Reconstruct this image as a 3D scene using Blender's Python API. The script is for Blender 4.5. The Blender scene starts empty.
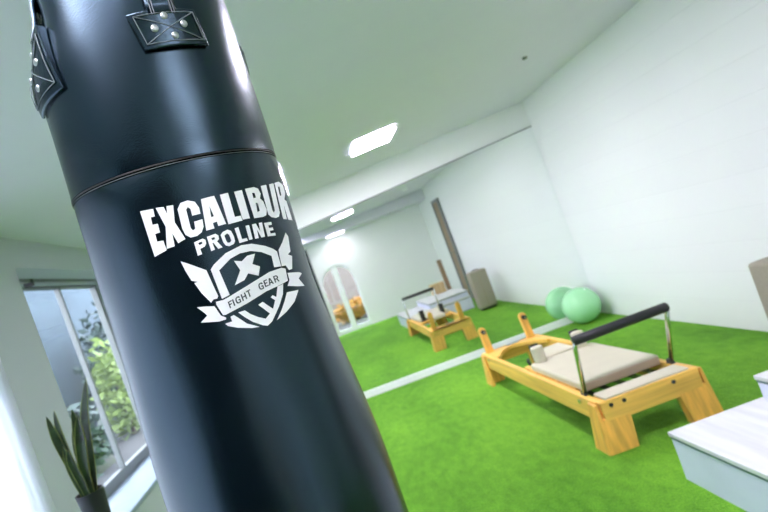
import bpy, bmesh, math, random
from mathutils import Vector, Matrix
PI = math.pi
scene = bpy.context.scene
COL = scene.collection
random.seed(7)
EYE = 1.537          # eye height of the photographer; floor is z = 0

# ------------------------------------------------------------------ materials
def new_mat(name):
    m = bpy.data.materials.new(name); m.use_nodes = True
    nt = m.node_tree; b = nt.nodes['Principled BSDF']
    return m, nt, b
def node(nt, t, **kw):
    n = nt.nodes.new(t)
    for k, v in kw.items():
        if k in n.inputs: n.inputs[k].default_value = v
        else: setattr(n, k, v)
    return n
def c4(c): return (c[0], c[1], c[2], 1.0)
def mat(name, col, rough=.5, metal=0, var=.08, scale=12, bump=0, bscale=60, stretch=(1,1,1), spec=.5, detail=4, coat=0, tint=(1,1,1)):
    """principled with a soft noise variation of the base colour and optional noise bump"""
    m, nt, b = new_mat(name)
    tc = node(nt, 'ShaderNodeTexCoord'); mp = node(nt, 'ShaderNodeMapping'); mp.inputs['Scale'].default_value = stretch
    nt.links.new(tc.outputs['Object'], mp.inputs['Vector'])
    no = node(nt, 'ShaderNodeTexNoise', Scale=scale, Detail=detail); nt.links.new(mp.outputs[0], no.inputs['Vector'])
    cr = node(nt, 'ShaderNodeValToRGB')
    cr.color_ramp.elements[0].position = .3; cr.color_ramp.elements[1].position = .7
    cr.color_ramp.elements[0].color = c4([max(0, x*(1-var)) for x in col]); cr.color_ramp.elements[1].color = c4([min(1, x*(1+var)) for x in col])
    nt.links.new(no.outputs['Fac'], cr.inputs['Fac']); nt.links.new(cr.outputs['Color'], b.inputs['Base Color'])
    b.inputs['Roughness'].default_value = rough; b.inputs['Metallic'].default_value = metal
    b.inputs['Specular IOR Level'].default_value = spec; b.inputs['Specular Tint'].default_value = c4(tint); b.inputs['Coat Weight'].default_value = coat
    if bump:
        n2 = node(nt, 'ShaderNodeTexNoise', Scale=bscale, Detail=3); nt.links.new(mp.outputs[0], n2.inputs['Vector'])
        bp = node(nt, 'ShaderNodeBump', Strength=bump, Distance=.01); nt.links.new(n2.outputs['Fac'], bp.inputs['Height']); nt.links.new(bp.outputs[0], b.inputs['Normal'])
    return m
def wood(name, col, axis='X', var=.22, rough=.4):
    st = {'X': (.8, 14, 14), 'Y': (14, .8, 14), 'Z': (14, 14, .8)}[axis]
    return mat(name, col, rough, var=var, scale=2.2, stretch=st, bump=.05, bscale=6, detail=6)
def emit(name, col, s):
    m, nt, b = new_mat(name)
    b.inputs['Base Color'].default_value = c4(col); b.inputs['Emission Color'].default_value = c4(col); b.inputs['Emission Strength'].default_value = s
    return m
def turf_mat():
    m, nt, b = new_mat('artificial_turf')
    tc = node(nt, 'ShaderNodeTexCoord')
    big = node(nt, 'ShaderNodeTexNoise', Scale=1.3, Detail=3); mid = node(nt, 'ShaderNodeTexNoise', Scale=16, Detail=4, Roughness=.7); fine = node(nt, 'ShaderNodeTexNoise', Scale=160, Detail=3)
    mp = node(nt, 'ShaderNodeMapping'); mp.inputs['Scale'].default_value = (1, .45, 1); nt.links.new(tc.outputs['Object'], mp.inputs[0])
    for n in (big, mid, fine): nt.links.new(mp.outputs[0], n.inputs['Vector'])
    a = node(nt, 'ShaderNodeMath', operation='MULTIPLY_ADD'); nt.links.new(mid.outputs[0], a.inputs[0]); a.inputs[1].default_value = .75; nt.links.new(big.outputs[0], a.inputs[2])
    a2 = node(nt, 'ShaderNodeMath', operation='MULTIPLY_ADD'); nt.links.new(fine.outputs[0], a2.inputs[0]); a2.inputs[1].default_value = .9; nt.links.new(a.outputs[0], a2.inputs[2])
    cr = node(nt, 'ShaderNodeValToRGB'); cr.color_ramp.elements[0].position = .7; cr.color_ramp.elements[1].position = 1.35
    mr = node(nt, 'ShaderNodeMapRange'); mr.inputs[1].default_value = .9; mr.inputs[2].default_value = 1.75; nt.links.new(a2.outputs[0], mr.inputs[0])
    cr.color_ramp.elements[0].position = 0; cr.color_ramp.elements[1].position = 1
    cr.color_ramp.elements[0].color = c4(TURF_LO); cr.color_ramp.elements[1].color = c4(TURF_HI)
    nt.links.new(mr.outputs[0], cr.inputs[0]); nt.links.new(cr.outputs[0], b.inputs['Base Color'])
    b.inputs['Roughness'].default_value = .85; b.inputs['Specular IOR Level'].default_value = .15
    b.inputs['Sheen Weight'].default_value = .1; b.inputs['Sheen Tint'].default_value = (.6, 1, .4, 1)
    bp = node(nt, 'ShaderNodeBump', Strength=.8, Distance=.02); nt.links.new(a2.outputs[0], bp.inputs['Height']); nt.links.new(bp.outputs[0], b.inputs['Normal'])
    return m
def brick_mat(name, col, rot):
    m, nt, b = new_mat(name)
    tc = node(nt, 'ShaderNodeTexCoord'); mp = node(nt, 'ShaderNodeMapping'); mp.inputs['Rotation'].default_value = rot
    nt.links.new(tc.outputs['Object'], mp.inputs[0])
    br = node(nt, 'ShaderNodeTexBrick', Scale=1.0); br.inputs['Brick Width'].default_value = .24; br.inputs['Row Height'].default_value = .085
    br.inputs['Mortar Size'].default_value = .006; br.inputs['Mortar Smooth'].default_value = .6
    br.inputs['Color1'].default_value = c4(col); br.inputs['Color2'].default_value = c4([x*.985 for x in col]); br.inputs['Mortar'].default_value = c4([x*.965 for x in col])
    nt.links.new(mp.outputs[0], br.inputs['Vector']); nt.links.new(br.outputs['Color'], b.inputs['Base Color'])
    bp = node(nt, 'ShaderNodeBump', Strength=.35, Distance=.006, invert=True); nt.links.new(br.outputs['Fac'], bp.inputs['Height']); nt.links.new(bp.outputs[0], b.inputs['Normal'])
    b.inputs['Roughness'].default_value = .55
    return m
def glass_mat():
    m, nt, b = new_mat('window_glass'); nt.nodes.remove(b)
    o = nt.nodes['Material Output']; t = node(nt, 'ShaderNodeBsdfTransparent'); g = node(nt, 'ShaderNodeBsdfGlossy', Roughness=.02)
    t.inputs[0].default_value = (.93, .96, .97, 1); mx = node(nt, 'ShaderNodeMixShader'); mx.inputs[0].default_value = .08
    nt.links.new(t.outputs[0], mx.inputs[1]); nt.links.new(g.outputs[0], mx.inputs[2]); nt.links.new(mx.outputs[0], o.inputs[0])
    return m
def sheer_mat():
    m, nt, b = new_mat('white_sheer_fabric')
    b.inputs['Base Color'].default_value = (.9, .92, .95, 1); b.inputs['Roughness'].default_value = .9
    o = nt.nodes['Material Output']; t = node(nt, 'ShaderNodeBsdfTranslucent'); t.inputs[0].default_value = (.92, .95, 1, 1)
    mx = node(nt, 'ShaderNodeMixShader'); mx.inputs[0].default_value = .7
    nt.links.new(b.outputs[0], mx.inputs[1]); nt.links.new(t.outputs[0], mx.inputs[2]); nt.links.new(mx.outputs[0], o.inputs[0])
    return m

# ------------------------------------------------------------------ mesh helpers
def link(name, bm, m, parent=None, smooth=False, bevel=0, segs=2):
    bmesh.ops.recalc_face_normals(bm, faces=bm.faces)
    me = bpy.data.meshes.new(name); bm.to_mesh(me); bm.free()
    for mm in (m if isinstance(m, (list, tuple)) else [m]): me.materials.append(mm)
    if smooth:
        for p in me.polygons: p.use_smooth = True
    o = bpy.data.objects.new(name, me); COL.objects.link(o)
    if parent is not None: o.parent = parent
    if bevel:
        md = o.modifiers.new('bevel', 'BEVEL'); md.width = bevel; md.segments = segs; md.limit_method = 'ANGLE'; md.angle_limit = math.radians(40)
    return o
def hexa(bm, pts):
    """pts: bottom four then top four, each going round"""
    v = [bm.verts.new(p) for p in pts]
    for f in ((0,1,2,3), (4,5,6,7), (0,1,5,4), (1,2,6,5), (2,3,7,6), (3,0,4,7)): bm.faces.new([v[i] for i in f])
    return v
def bx(bm, x0, x1, y0, y1, z0, z1):
    return hexa(bm, [(x0,y0,z0),(x1,y0,z0),(x1,y1,z0),(x0,y1,z0),(x0,y0,z1),(x1,y0,z1),(x1,y1,z1),(x0,y1,z1)])
def prism(bm, loop, axis, a, b):
    """extrude a 2-D outline along an axis from a to b"""
    def P(u, v, w): return {'X': (w,u,v), 'Y': (u,w,v), 'Z': (u,v,w)}[axis]
    A = [bm.verts.new(P(u,v,a)) for u,v in loop]; B = [bm.verts.new(P(u,v,b)) for u,v in loop]
    n = len(loop)
    bm.faces.new(A); bm.faces.new(B)
    for i in range(n): bm.faces.new([A[i], A[(i+1)%n], B[(i+1)%n], B[i]])
def tube(bm, pts, r, seg=12, closed=False, caps=True):
    pts = [Vector(p) for p in pts]; n = len(pts); rings = []
    rr = r if isinstance(r, (list, tuple)) else [r]*n
    up = Vector((0,0,1)); prev = None
    for i, p in enumerate(pts):
        a = pts[(i-1)%n] if (closed or i > 0) else p; b = pts[(i+1)%n] if (closed or i < n-1) else p
        t = (b-a).normalized()
        if prev is None:
            u = t.cross(up)
            if u.length < 1e-3: u = t.cross(Vector((1,0,0)))
        else: u = prev - t*prev.dot(t)
        u.normalize(); prev = u; w = t.cross(u)
        rings.append([bm.verts.new(p + (u*math.cos(2*PI*k/seg) + w*math.sin(2*PI*k/seg))*rr[i]) for k in range(seg)])
    for i in range(n if closed else n-1):
        A, B = rings[i], rings[(i+1)%n]
        for k in range(seg): bm.faces.new([A[k], A[(k+1)%seg], B[(k+1)%seg], B[k]])
    if caps and not closed: bm.faces.new(rings[0]); bm.faces.new(rings[-1])
def lathe(bm, prof, seg=32, centre=(0,0,0)):
    cx, cy, cz = centre; rings = []
    for r, z in prof:
        rings.append([bm.verts.new((cx,cy,cz+z))] if r < 1e-6 else [bm.verts.new((cx+r*math.cos(2*PI*k/seg), cy+r*math.sin(2*PI*k/seg), cz+z)) for k in range(seg)])
    for A, B in zip(rings, rings[1:]):
        if len(A) == 1 and len(B) == 1: continue
        for k in range(seg):
            if len(A) == 1: bm.faces.new([A[0], B[k], B[(k+1)%seg]])
            elif len(B) == 1: bm.faces.new([A[k], A[(k+1)%seg], B[0]])
            else: bm.faces.new([A[k], A[(k+1)%seg], B[(k+1)%seg], B[k]])
def thing(name, label, cat, loc=(0,0,0), group=None):
    o = bpy.data.objects.new(name, None); COL.objects.link(o); o.location = loc; o.empty_display_size = .1
    o['label'] = label; o['category'] = cat; o['kind'] = 'thing'
    if group: o['group'] = group
    return o
def tag(o, label, cat, group=None, kind='thing'):
    o['label'] = label; o['category'] = cat; o['kind'] = kind
    if group: o['group'] = group
    return o
def struct(o, label, cat):
    o['kind'] = 'structure'; o['label'] = label; o['category'] = cat
    return o
def copy_tree(o, parent=None):
    c = o.copy(); COL.objects.link(c)
    if parent is not None: c.parent = parent
    for ch in list(o.children): copy_tree(ch, c)
    return c

LAMP, SKY, EXPO = 70.0, 9.0, 0.3

# outlines of the print on the bag as (angle, height) pairs
PRINT=[[[[-0.1773,0.178],[-0.0682,0.1744],[-0.0737,0.1635],[-0.1075,0.1644],[-0.1131,0.1536],[-0.0693,0.1523],[-0.0743,0.1396],[-0.1157,0.14],[-0.1193,0.1288],[-0.0682,0.1271],[-0.066,0.1126],[-0.1787,0.1098]]],[[[-0.0468,0.1743],[0.0171,0.1718],[0.026,0.161],[0.04,0.1715],[0.094,0.1699],[0.0638,0.146],[0.1042,0.1184],[0.0393,0.1161],[0.018,0.1323],[0.0054,0.1139],[-0.0629,0.1142],[-0.0163,0.1443]]],[[[0.116,0.1622],[0.1516,0.1692],[0.2123,0.1695],[0.2638,0.1646],[0.2824,0.1548],[0.2791,0.1458],[0.2112,0.1467],[0.214,0.1568],[0.1975,0.1605],[0.18,0.1579],[0.1705,0.131],[0.18,0.1263],[0.203,0.1276],[0.2107,0.1377],[0.2797,0.1374],[0.2708,0.1267],[0.2429,0.1198],[0.1991,0.1169],[0.1468,0.1178],[0.1142,0.1239],[0.1051,0.1332]]],[[[0.3173,0.1656],[0.4301,0.1651],[0.4538,0.1208],[0.3852,0.1211],[0.3843,0.1278],[0.3506,0.1275],[0.3492,0.1195],[0.2822,0.12]],[[0.366,0.1527],[0.3748,0.1365],[0.352,0.1363]]],[[[0.4786,0.1644],[0.5532,0.1644],[0.546,0.1274],[0.6038,0.1268],[0.6035,0.1193],[0.4707,0.1192]]],[[[0.6109,0.1639],[0.6917,0.1641],[0.6827,0.12],[0.609,0.1205]]],[[[0.7278,0.165],[0.8374,0.1656],[0.8828,0.1623],[0.8951,0.1539],[0.8677,0.147],[0.8971,0.1415],[0.9077,0.1276],[0.8805,0.1195],[0.8329,0.1176],[0.7284,0.1184]],[[0.7924,0.1572],[0.8197,0.1566],[0.8204,0.1492],[0.7899,0.1485]],[[0.7979,0.1413],[0.8219,0.1406],[0.8168,0.1278],[0.7854,0.1267]]],[[[0.9278,0.1663],[1.0133,0.1675],[0.9831,0.1257],[0.9926,0.121],[1.0205,0.1247],[1.062,0.168],[1.1458,0.1696],[1.0857,0.1198],[1.052,0.1138],[0.9975,0.1124],[0.9371,0.115],[0.9085,0.1201]]],[[[1.1669,0.1702],[1.2706,0.1732],[1.3622,0.1682],[1.3561,0.1547],[1.2707,0.1417],[1.313,0.1394],[1.3103,0.1054],[1.2051,0.1066],[1.2121,0.1328],[1.1782,0.1077],[1.1094,0.1088]],[[1.2145,0.1637],[1.2498,0.164],[1.2276,0.1493],[1.1924,0.1479]]],[[[0.1606,0.1096],[0.2349,0.1108],[0.253,0.1076],[0.2498,0.1025],[0.2304,0.0989],[0.1922,0.098],[0.1937,0.09],[0.1574,0.0896]],[[0.1904,0.1069],[0.2206,0.1072],[0.2208,0.104],[0.1942,0.1035]]],[[[0.2707,0.1113],[0.3436,0.1116],[0.3623,0.1079],[0.3575,0.1025],[0.3365,0.1005],[0.3652,0.0899],[0.3288,0.0895],[0.3055,0.1001],[0.2977,0.1002],[0.3014,0.0901],[0.2687,0.0897]],[[0.3008,0.1075],[0.3274,0.1077],[0.3277,0.1045],[0.3031,0.1043]]],[[[0.38,0.1075],[0.404,0.111],[0.4483,0.1123],[0.4743,0.1092],[0.4838,0.1012],[0.4814,0.0932],[0.4639,0.0896],[0.4193,0.0884],[0.3933,0.0912],[0.3826,0.0966]],[[0.4086,0.1051],[0.4356,0.1072],[0.4492,0.1044],[0.4518,0.0956],[0.4367,0.0932],[0.417,0.0939],[0.4101,0.0975]]],[[[0.5103,0.1111],[0.5476,0.1115],[0.5471,0.093],[0.592,0.0927],[0.5945,0.0883],[0.5134,0.0883]]],[[[0.6144,0.1106],[0.6522,0.1105],[0.6449,0.0886],[0.6094,0.0887]]],[[[0.6823,0.1102],[0.7267,0.1103],[0.7468,0.0971],[0.7591,0.1101],[0.7992,0.1097],[0.7813,0.0875],[0.738,0.0874],[0.7188,0.1009],[0.709,0.0878],[0.6695,0.0881]]],[[[0.8195,0.1082],[0.9135,0.1076],[0.9125,0.103],[0.8629,0.1032],[0.8614,0.099],[0.9104,0.0986],[0.9084,0.0943],[0.8591,0.0945],[0.8596,0.09],[0.919,0.0898],[0.9165,0.0853],[0.8133,0.0867]]],[[[0.2208,0.0649],[0.2547,0.0701],[0.3717,0.0803],[0.5195,0.0846],[0.6186,0.0825],[0.7496,0.0738],[0.8275,0.0664],[0.8644,0.0607],[0.8555,0.0371],[0.7721,0.0386],[0.7839,0.0565],[0.6889,0.0665],[0.5882,0.0725],[0.489,0.0737],[0.3981,0.0707],[0.2825,0.0599],[0.3034,0.0217],[0.2351,0.02]]],[[[0.1827,0.019],[0.2444,0.0179],[0.3041,0.0197],[0.5455,0.0287],[0.7022,0.0343],[0.8526,0.0347],[0.8966,0.0315],[0.8763,0.0127],[0.8008,0.011],[0.6116,0.0083],[0.4189,0.0015],[0.2252,-0.0033],[0.2045,-0.0024],[0.1795,0.015]]],[[[0.4204,0.0662],[0.4837,0.062],[0.5427,0.0673],[0.6238,0.067],[0.568,0.0534],[0.6318,0.0463],[0.5907,0.0342],[0.504,0.0423],[0.4571,0.0347],[0.3655,0.0322],[0.4471,0.0503]]],[[[0.013,0.0909],[0.093,0.0799],[0.1873,0.0662],[0.2042,0.0388],[0.2142,0.0259],[0.2022,0.0229],[0.1699,0.0234],[0.1446,0.0203],[0.0961,0.0375],[0.0648,0.0548],[0.094,0.0548],[0.0491,0.0593],[0.026,0.076]]],[[[1.0704,0.0869],[1.0934,0.0794],[1.0471,0.0555],[0.9952,0.0516],[1.0482,0.0476],[0.9842,0.0281],[0.935,0.0278],[0.9141,0.0362],[0.8623,0.0369],[0.8731,0.0504],[0.8884,0.0625],[0.9737,0.0728]]],[[[0.0263,0.021],[0.0818,0.0185],[0.1608,0.0139],[0.1686,0.0094],[0.1874,-0.002],[0.2196,-0.007],[0.2144,-0.0095],[0.1624,-0.0091],[0.0847,-0.0051],[0.0194,-0.0013],[0.0838,0.0048],[0.0744,0.0085]]],[[[0.9046,0.0243],[1.076,0.0193],[1.1113,0.0165],[1.0288,0.0103],[1.0808,-0.0039],[0.9772,-0.0009],[0.8492,0.0052],[0.8955,0.0126]]],[[[0.8089,0.0104],[0.7678,-0.0038],[0.6871,-0.0184],[0.5691,-0.0362],[0.518,-0.0397],[0.4785,-0.0364],[0.4079,-0.0263],[0.3561,-0.0149],[0.3238,-0.0063],[0.3802,-0.0068],[0.4126,-0.0145],[0.4655,-0.0228],[0.5222,-0.029],[0.5748,-0.0242],[0.5366,-0.0144],[0.5032,-0.0062],[0.55,-0.0041],[0.5819,-0.0115],[0.6182,-0.0194],[0.667,-0.0085],[0.6364,-0.0022],[0.6615,-0.0001],[0.6903,-0.0047],[0.7398,0.0096]]],[[[0.2552,-0.0082],[0.2831,-0.0077],[0.3061,-0.0128],[0.36,-0.026],[0.4486,-0.0368],[0.3835,-0.0344],[0.2777,-0.0265],[0.2119,-0.0196],[0.195,-0.0149],[0.254,-0.0153]]],[[[0.8144,-0.0036],[0.9645,-0.0064],[0.858,-0.0212],[0.7319,-0.031],[0.6138,-0.0372],[0.695,-0.0251],[0.7623,-0.0137]]]]
DARK=[[[[0.2723,0.0031],[0.2701,0.0129],[0.3027,0.0139],[0.3031,0.0124],[0.2802,0.0116],[0.2808,0.0093],[0.2981,0.0098],[0.2985,0.0083],[0.2811,0.0077],[0.282,0.0034]]],[[[0.3094,0.0042],[0.3073,0.0141],[0.3182,0.0144],[0.3204,0.0046]]],[[[0.3506,0.0055],[0.3382,0.0063],[0.3333,0.0085],[0.3326,0.0114],[0.3365,0.0138],[0.3484,0.0154],[0.3651,0.0159],[0.3738,0.0147],[0.3741,0.0132],[0.3641,0.0129],[0.361,0.0141],[0.3505,0.0138],[0.3436,0.0121],[0.3444,0.0085],[0.3519,0.0073],[0.3652,0.0077],[0.3647,0.0098],[0.3564,0.0095],[0.3561,0.0111],[0.3744,0.0117],[0.3756,0.0063]]],[[[0.3879,0.0066],[0.3858,0.0165],[0.3971,0.0169],[0.3979,0.0129],[0.4178,0.0135],[0.4169,0.0175],[0.4283,0.0178],[0.4305,0.0079],[0.419,0.0076],[0.4181,0.0118],[0.3983,0.0112],[0.3992,0.0069]]],[[[0.4525,0.0089],[0.4507,0.0173],[0.4363,0.0169],[0.4359,0.0185],[0.4766,0.0197],[0.477,0.0181],[0.4623,0.0177],[0.4641,0.0093]]],[[[0.5767,0.0131],[0.563,0.014],[0.5577,0.0162],[0.557,0.0193],[0.5614,0.0217],[0.5746,0.0232],[0.5931,0.0235],[0.6028,0.0222],[0.6032,0.0207],[0.5919,0.0205],[0.5885,0.0217],[0.5768,0.0215],[0.5691,0.0198],[0.5699,0.0162],[0.5782,0.0148],[0.5931,0.0151],[0.5926,0.0172],[0.5833,0.017],[0.583,0.0187],[0.6035,0.0191],[0.6047,0.0136]]],[[[0.6171,0.0146],[0.6149,0.0247],[0.6534,0.0254],[0.6537,0.0238],[0.628,0.0233],[0.6285,0.0209],[0.6491,0.0212],[0.6494,0.0196],[0.6289,0.0192],[0.6295,0.0164],[0.6553,0.0168],[0.6556,0.0152]]],[[[0.6589,0.015],[0.6748,0.0254],[0.6906,0.0256],[0.7117,0.0155],[0.6983,0.0154],[0.6938,0.0176],[0.6753,0.0174],[0.6719,0.0151]],[[0.6782,0.0193],[0.69,0.0194],[0.6833,0.0229]]],[[[0.7264,0.016],[0.724,0.0263],[0.7586,0.0265],[0.7746,0.025],[0.7754,0.0219],[0.7635,0.0207],[0.7796,0.0162],[0.7638,0.0162],[0.7503,0.0203],[0.7392,0.0202],[0.7401,0.0161]],[[0.7388,0.0219],[0.7562,0.0219],[0.7609,0.0227],[0.7606,0.0241],[0.7555,0.0248],[0.7381,0.0248]]]]

# ------------------------------------------------------------------ colours
TURF_LO, TURF_HI = (.028, .15, .002), (.225, .54, .036)
M = dict(
    turf=turf_mat(),
    wall=mat('white_wall_paint', (.86,.87,.87), .6, var=.01, scale=3, bump=.05, bscale=40),
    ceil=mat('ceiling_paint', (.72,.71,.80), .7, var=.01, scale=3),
    brick=brick_mat('white_painted_brick', (.86,.87,.88), (PI/2, 0, PI/2)),
    trim=mat('white_gloss_paint', (.85,.87,.88), .35, var=.01),
    frame=mat('grey_window_frame', (.16,.18,.18), .35, var=.02),
    dark=mat('black_rubber', (.012,.014,.016), .5, var=.1, scale=60),
    leather=mat('black_leather', (.0012,.0045,.0066), .25, var=.1, scale=30, bump=.05, bscale=420, spec=.85, tint=(.50,.78,1)),
    thread=mat('grey_stitching', (.10,.13,.14), .6),
    logo=mat('white_print', (.93,.94,.96), .5, var=.01),
    logod=mat('dark_print', (.03,.045,.055), .5, var=.02),
    metal=mat('chrome_tube', (.72,.74,.74), .18, metal=1, var=.02),
    steel=mat('rivet_steel', (.45,.49,.47), .4, metal=.9, var=.02),
    maple_y=wood('maple_along_length', (.86,.49,.105), 'Y'),
    maple_x=wood('maple_across', (.86,.49,.105), 'X'),
    maple_z=wood('maple_upright', (.82,.44,.085), 'Z'),
    cream=mat('cream_vinyl', (.60,.56,.43), .45, var=.02, bump=.03, bscale=200),
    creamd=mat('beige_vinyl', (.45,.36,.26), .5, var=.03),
    spring=mat('dark_spring_steel', (.08,.085,.09), .35, metal=.8),
    ball=mat('green_rubber', (.36,.74,.40), .22, var=.03, scale=5, coat=.2),
    box=mat('white_stained_wood', (.66,.675,.68), .5, var=.10, scale=2.4, stretch=(9,.8,9), bump=.08, bscale=10, detail=6),
    boxside=mat('white_ply_blue_shade', (.72,.75,.92), .5, var=.05, scale=2.4, stretch=(9,1.2,2), detail=6),  # bluish window shade on the box sides is mixed into this white
    gap=mat('teal_grey_gap', (.12,.19,.20), .6),
    taupe=mat('taupe_fabric', (.32,.29,.23), .85, var=.06, scale=80, bump=.2, bscale=300),
    brown=wood('brown_wood', (.24,.165,.085), 'Z'),
    tan=wood('tan_wood', (.52,.37,.19), 'Z'),
    glass=glass_mat(), sheer=sheer_mat(),
    lamp=emit('lamp_diffuser', (.98,.89,1.05), LAMP),
    lampfar=emit('dimmest_lamp_diffuser', (.97,.90,1.03), LAMP*.16),
    lampdim=emit('dimmer_lamp_diffuser', (.97,.90,1.03), LAMP*.42),
    leaf=mat('snake_plant_leaf', (.012,.034,.008), .35, var=.6, scale=9, stretch=(1,1,3.5)),
    leafy=mat('snake_plant_margin', (.14,.17,.03), .4, var=.2),
    sill=mat('blue_grey_sill_paint', (.22,.29,.36), .5, var=.03), charcoal=mat('charcoal_added_door', (.010,.013,.016), .6, var=.05), wall_shaded=mat('shaded_wall_paint', (.39,.44,.465), .6, var=.01, scale=3, bump=.05, bscale=40),  # the left wall's shade is mixed into its grey
    pot=mat('charcoal_pot', (.006,.008,.012), .5), soil=mat('potting_soil', (.02,.015,.01), .9, var=.3, scale=80),
    stone=mat('garden_wall_render', (.045,.070,.090), .9, var=.15, scale=2),
    hedge=mat('dark_hedge_leaf', (.020,.042,.036), .6, var=.5, scale=6),
    bush=mat('bright_bush_leaf', (.15,.22,.05), .6, var=.35, scale=6),
    bark=mat('bark', (.06,.045,.03), .9, var=.3, scale=20),
    soil2=mat('garden_ground', (.05,.05,.05), .95, var=.2, scale=4),
    facade=mat('grey_facade', (.15,.125,.11), .9, var=.12, scale=1.2),
    autumn=mat('orange_leaf', (.30,.14,.012), .7, var=.4, scale=8),
)

XL, XR, YM, YF = -1.72, 3.02, 6.40, -0.60
def ceil_z(x): return EYE + 1.12 - .045*(XR - x)

# ------------------------------------------------------------------ the room
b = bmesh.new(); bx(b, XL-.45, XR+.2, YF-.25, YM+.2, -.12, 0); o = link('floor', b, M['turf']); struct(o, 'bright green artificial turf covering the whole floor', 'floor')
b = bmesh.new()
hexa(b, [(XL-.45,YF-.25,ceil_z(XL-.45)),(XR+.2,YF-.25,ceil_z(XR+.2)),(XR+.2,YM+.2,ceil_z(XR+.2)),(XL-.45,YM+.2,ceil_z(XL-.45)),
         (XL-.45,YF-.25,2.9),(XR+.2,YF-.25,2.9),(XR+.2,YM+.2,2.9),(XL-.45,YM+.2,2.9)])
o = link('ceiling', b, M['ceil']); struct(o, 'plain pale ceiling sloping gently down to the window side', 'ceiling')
b = bmesh.new(); bx(b, XR, XR+.2, YF-.25, YM+.2, 0, 2.68); o = link('wall_right', b, M['brick']); struct(o, 'white painted brick wall on the right', 'wall')
b = bmesh.new(); bx(b, XL-.45, XR, YM, YM+.2, 0, 2.68); o = link('wall_back', b, M['wall']); struct(o, 'white wall strip above the big mirror', 'wall')
# left wall, 0.4 m thick, two openings
W1 = (3.33, 5.42, EYE-1.03, EYE+.712); W2 = (-.38, 2.68, EYE-1.33, EYE+.712)
b = bmesh.new(); X0 = XL-.45
for y0, y1 in ((YF-.25, W2[0]), (W2[1], W1[0]), (W1[1], YM)): bx(b, X0, XL, y0, y1, 0, 2.68)
for w in (W1, W2):
    bx(b, X0, XL, w[0], w[1], 0, w[2]); bx(b, X0, XL, w[0], w[1], w[3], 2.68)
o = link('wall_left', b, M['wall_shaded']); struct(o, 'thick pale wall with the deep set garden window', 'wall')
# front wall behind the photographer with the arched glazed door
AX0, AX1, AZ = .06, .94, EYE-.28
AR = (AX1-AX0)/2
b = bmesh.new(); y0, y1 = YF-.25, YF
bx(b, XL, AX0, y0, y1, 0, 2.68); bx(b, AX1, XR, y0, y1, 0, 2.68)
N = 20
arc = [(AX0+AR-AR*math.cos(PI*i/N), AZ+AR*math.sin(PI*i/N)) for i in range(N+1)]
for (xa, za), (xb, zb) in zip(arc, arc[1:]):
    hexa(b, [(xa,y0,za),(xb,y0,zb),(xb,y1,zb),(xa,y1,za),(xa,y0,2.68),(xb,y0,2.68),(xb,y1,2.68),(xa,y1,2.68)])
o = link('wall_front', b, M['wall']); struct(o, 'white wall with an arched glazed door, seen in the mirror', 'wall')
b = bmesh.new(); bx(b, XL, XR, YF, .28, EYE+.86, 2.70); o = link('ceiling_bulkhead', b, M['ceil']); struct(o, 'lowered ceiling strip over the arched door, seen in the mirror', 'ceiling')

# white skirting board under the mirror
b = bmesh.new(); bx(b, XL, XR, YM-.022, YM, 0, .085); o = link('baseboard_back', b, M['trim'], bevel=.004); struct(o, 'white skirting strip along the foot of the mirror', 'baseboard')

# the mirror: a big sheet with a top edge that falls to the left
mm, nt, bs = new_mat('mirror_silver'); bs.inputs['Base Color'].default_value = (.93,.955,.94,1); bs.inputs['Metallic'].default_value = 1; bs.inputs['Roughness'].default_value = .012
b = bmesh.new()
tz = lambda x: EYE + .615 + .0655*(x-.05)
hexa(b, [(XL+.02,YM-.012,.085),(XR-.004,YM-.012,.085),(XR-.004,YM,.085),(XL+.02,YM,.085),(XL+.02,YM-.012,tz(XL)),(XR-.004,YM-.012,tz(XR)),(XR-.004,YM,tz(XR)),(XL+.02,YM,tz(XL))])
mir = link('wall_mirror', b, mm); tag(mir, 'huge wall mirror reflecting the gym above the white skirting strip', 'mirror')
b = bmesh.new(); tube(b, [(XL+.02,YM-.010,tz(XL)+.004),(XR-.004,YM-.010,tz(XR)+.004)], .006, 6); link('top_edge', b, M['frame'], mir)

# ------------------------------------------------------------------ windows and doors
def window(name, w, splits, label):
    y0, y1, z0, z1 = w; xg = XL-.40
    root = bpy.data.objects.new(name, None); COL.objects.link(root); struct(root, label, 'window')
    b = bmesh.new()
    bx(b, xg-.03, xg+.03, y0, y0+.05, z0, z1); bx(b, xg-.03, xg+.03, y1-.05, y1, z0, z1)
    bx(b, xg-.03, xg+.03, y0+.05, y1-.05, z1-.02, z1); bx(b, xg-.03, xg+.03, y0+.05, y1-.05, z0, z0+.09)
    link('window_frame', b, M['frame'], root, bevel=.004)
    for s in splits:
        b = bmesh.new(); bx(b, xg-.02, xg+.028, s-.013, s+.013, z0+.09, z1-.02); link('mullion', b, M['frame'], root, bevel=.003)
    ed = [y0+.05] + list(splits) + [y1-.05]
    for a, c in zip(ed, ed[1:]):
        b = bmesh.new(); bx(b, xg-.004, xg+.002, a, c, z0+.09, z1-.02); link('pane', b, M['glass'], root)
    b = bmesh.new(); bx(b, xg+.03, XL+.02, y0, y1, z0-.03, z0+.004); link('window_sill', b, M['sill'], root, bevel=.005)
    b = bmesh.new(); bx(b, XL-.245, XL-.205, y0, y1, z1-.024, z1); link('head_rail', b, M['frame'], root)
    return root
w1 = window('window_1', W1, [3.94, 4.63], 'deep set garden window with thin grey mullions behind the punching bag')
b = bmesh.new(); bx(b, XL-.26, XL-.20, 3.87, 3.90, W1[3]-.05, W1[3]); link('rail_clip', b, M['dark'], w1)
window('added_window', W2, [.64, 1.66], 'unseen window added behind the white blind panel to light it')  # added opening that backlights the blind and brightens the bag's left side
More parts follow.
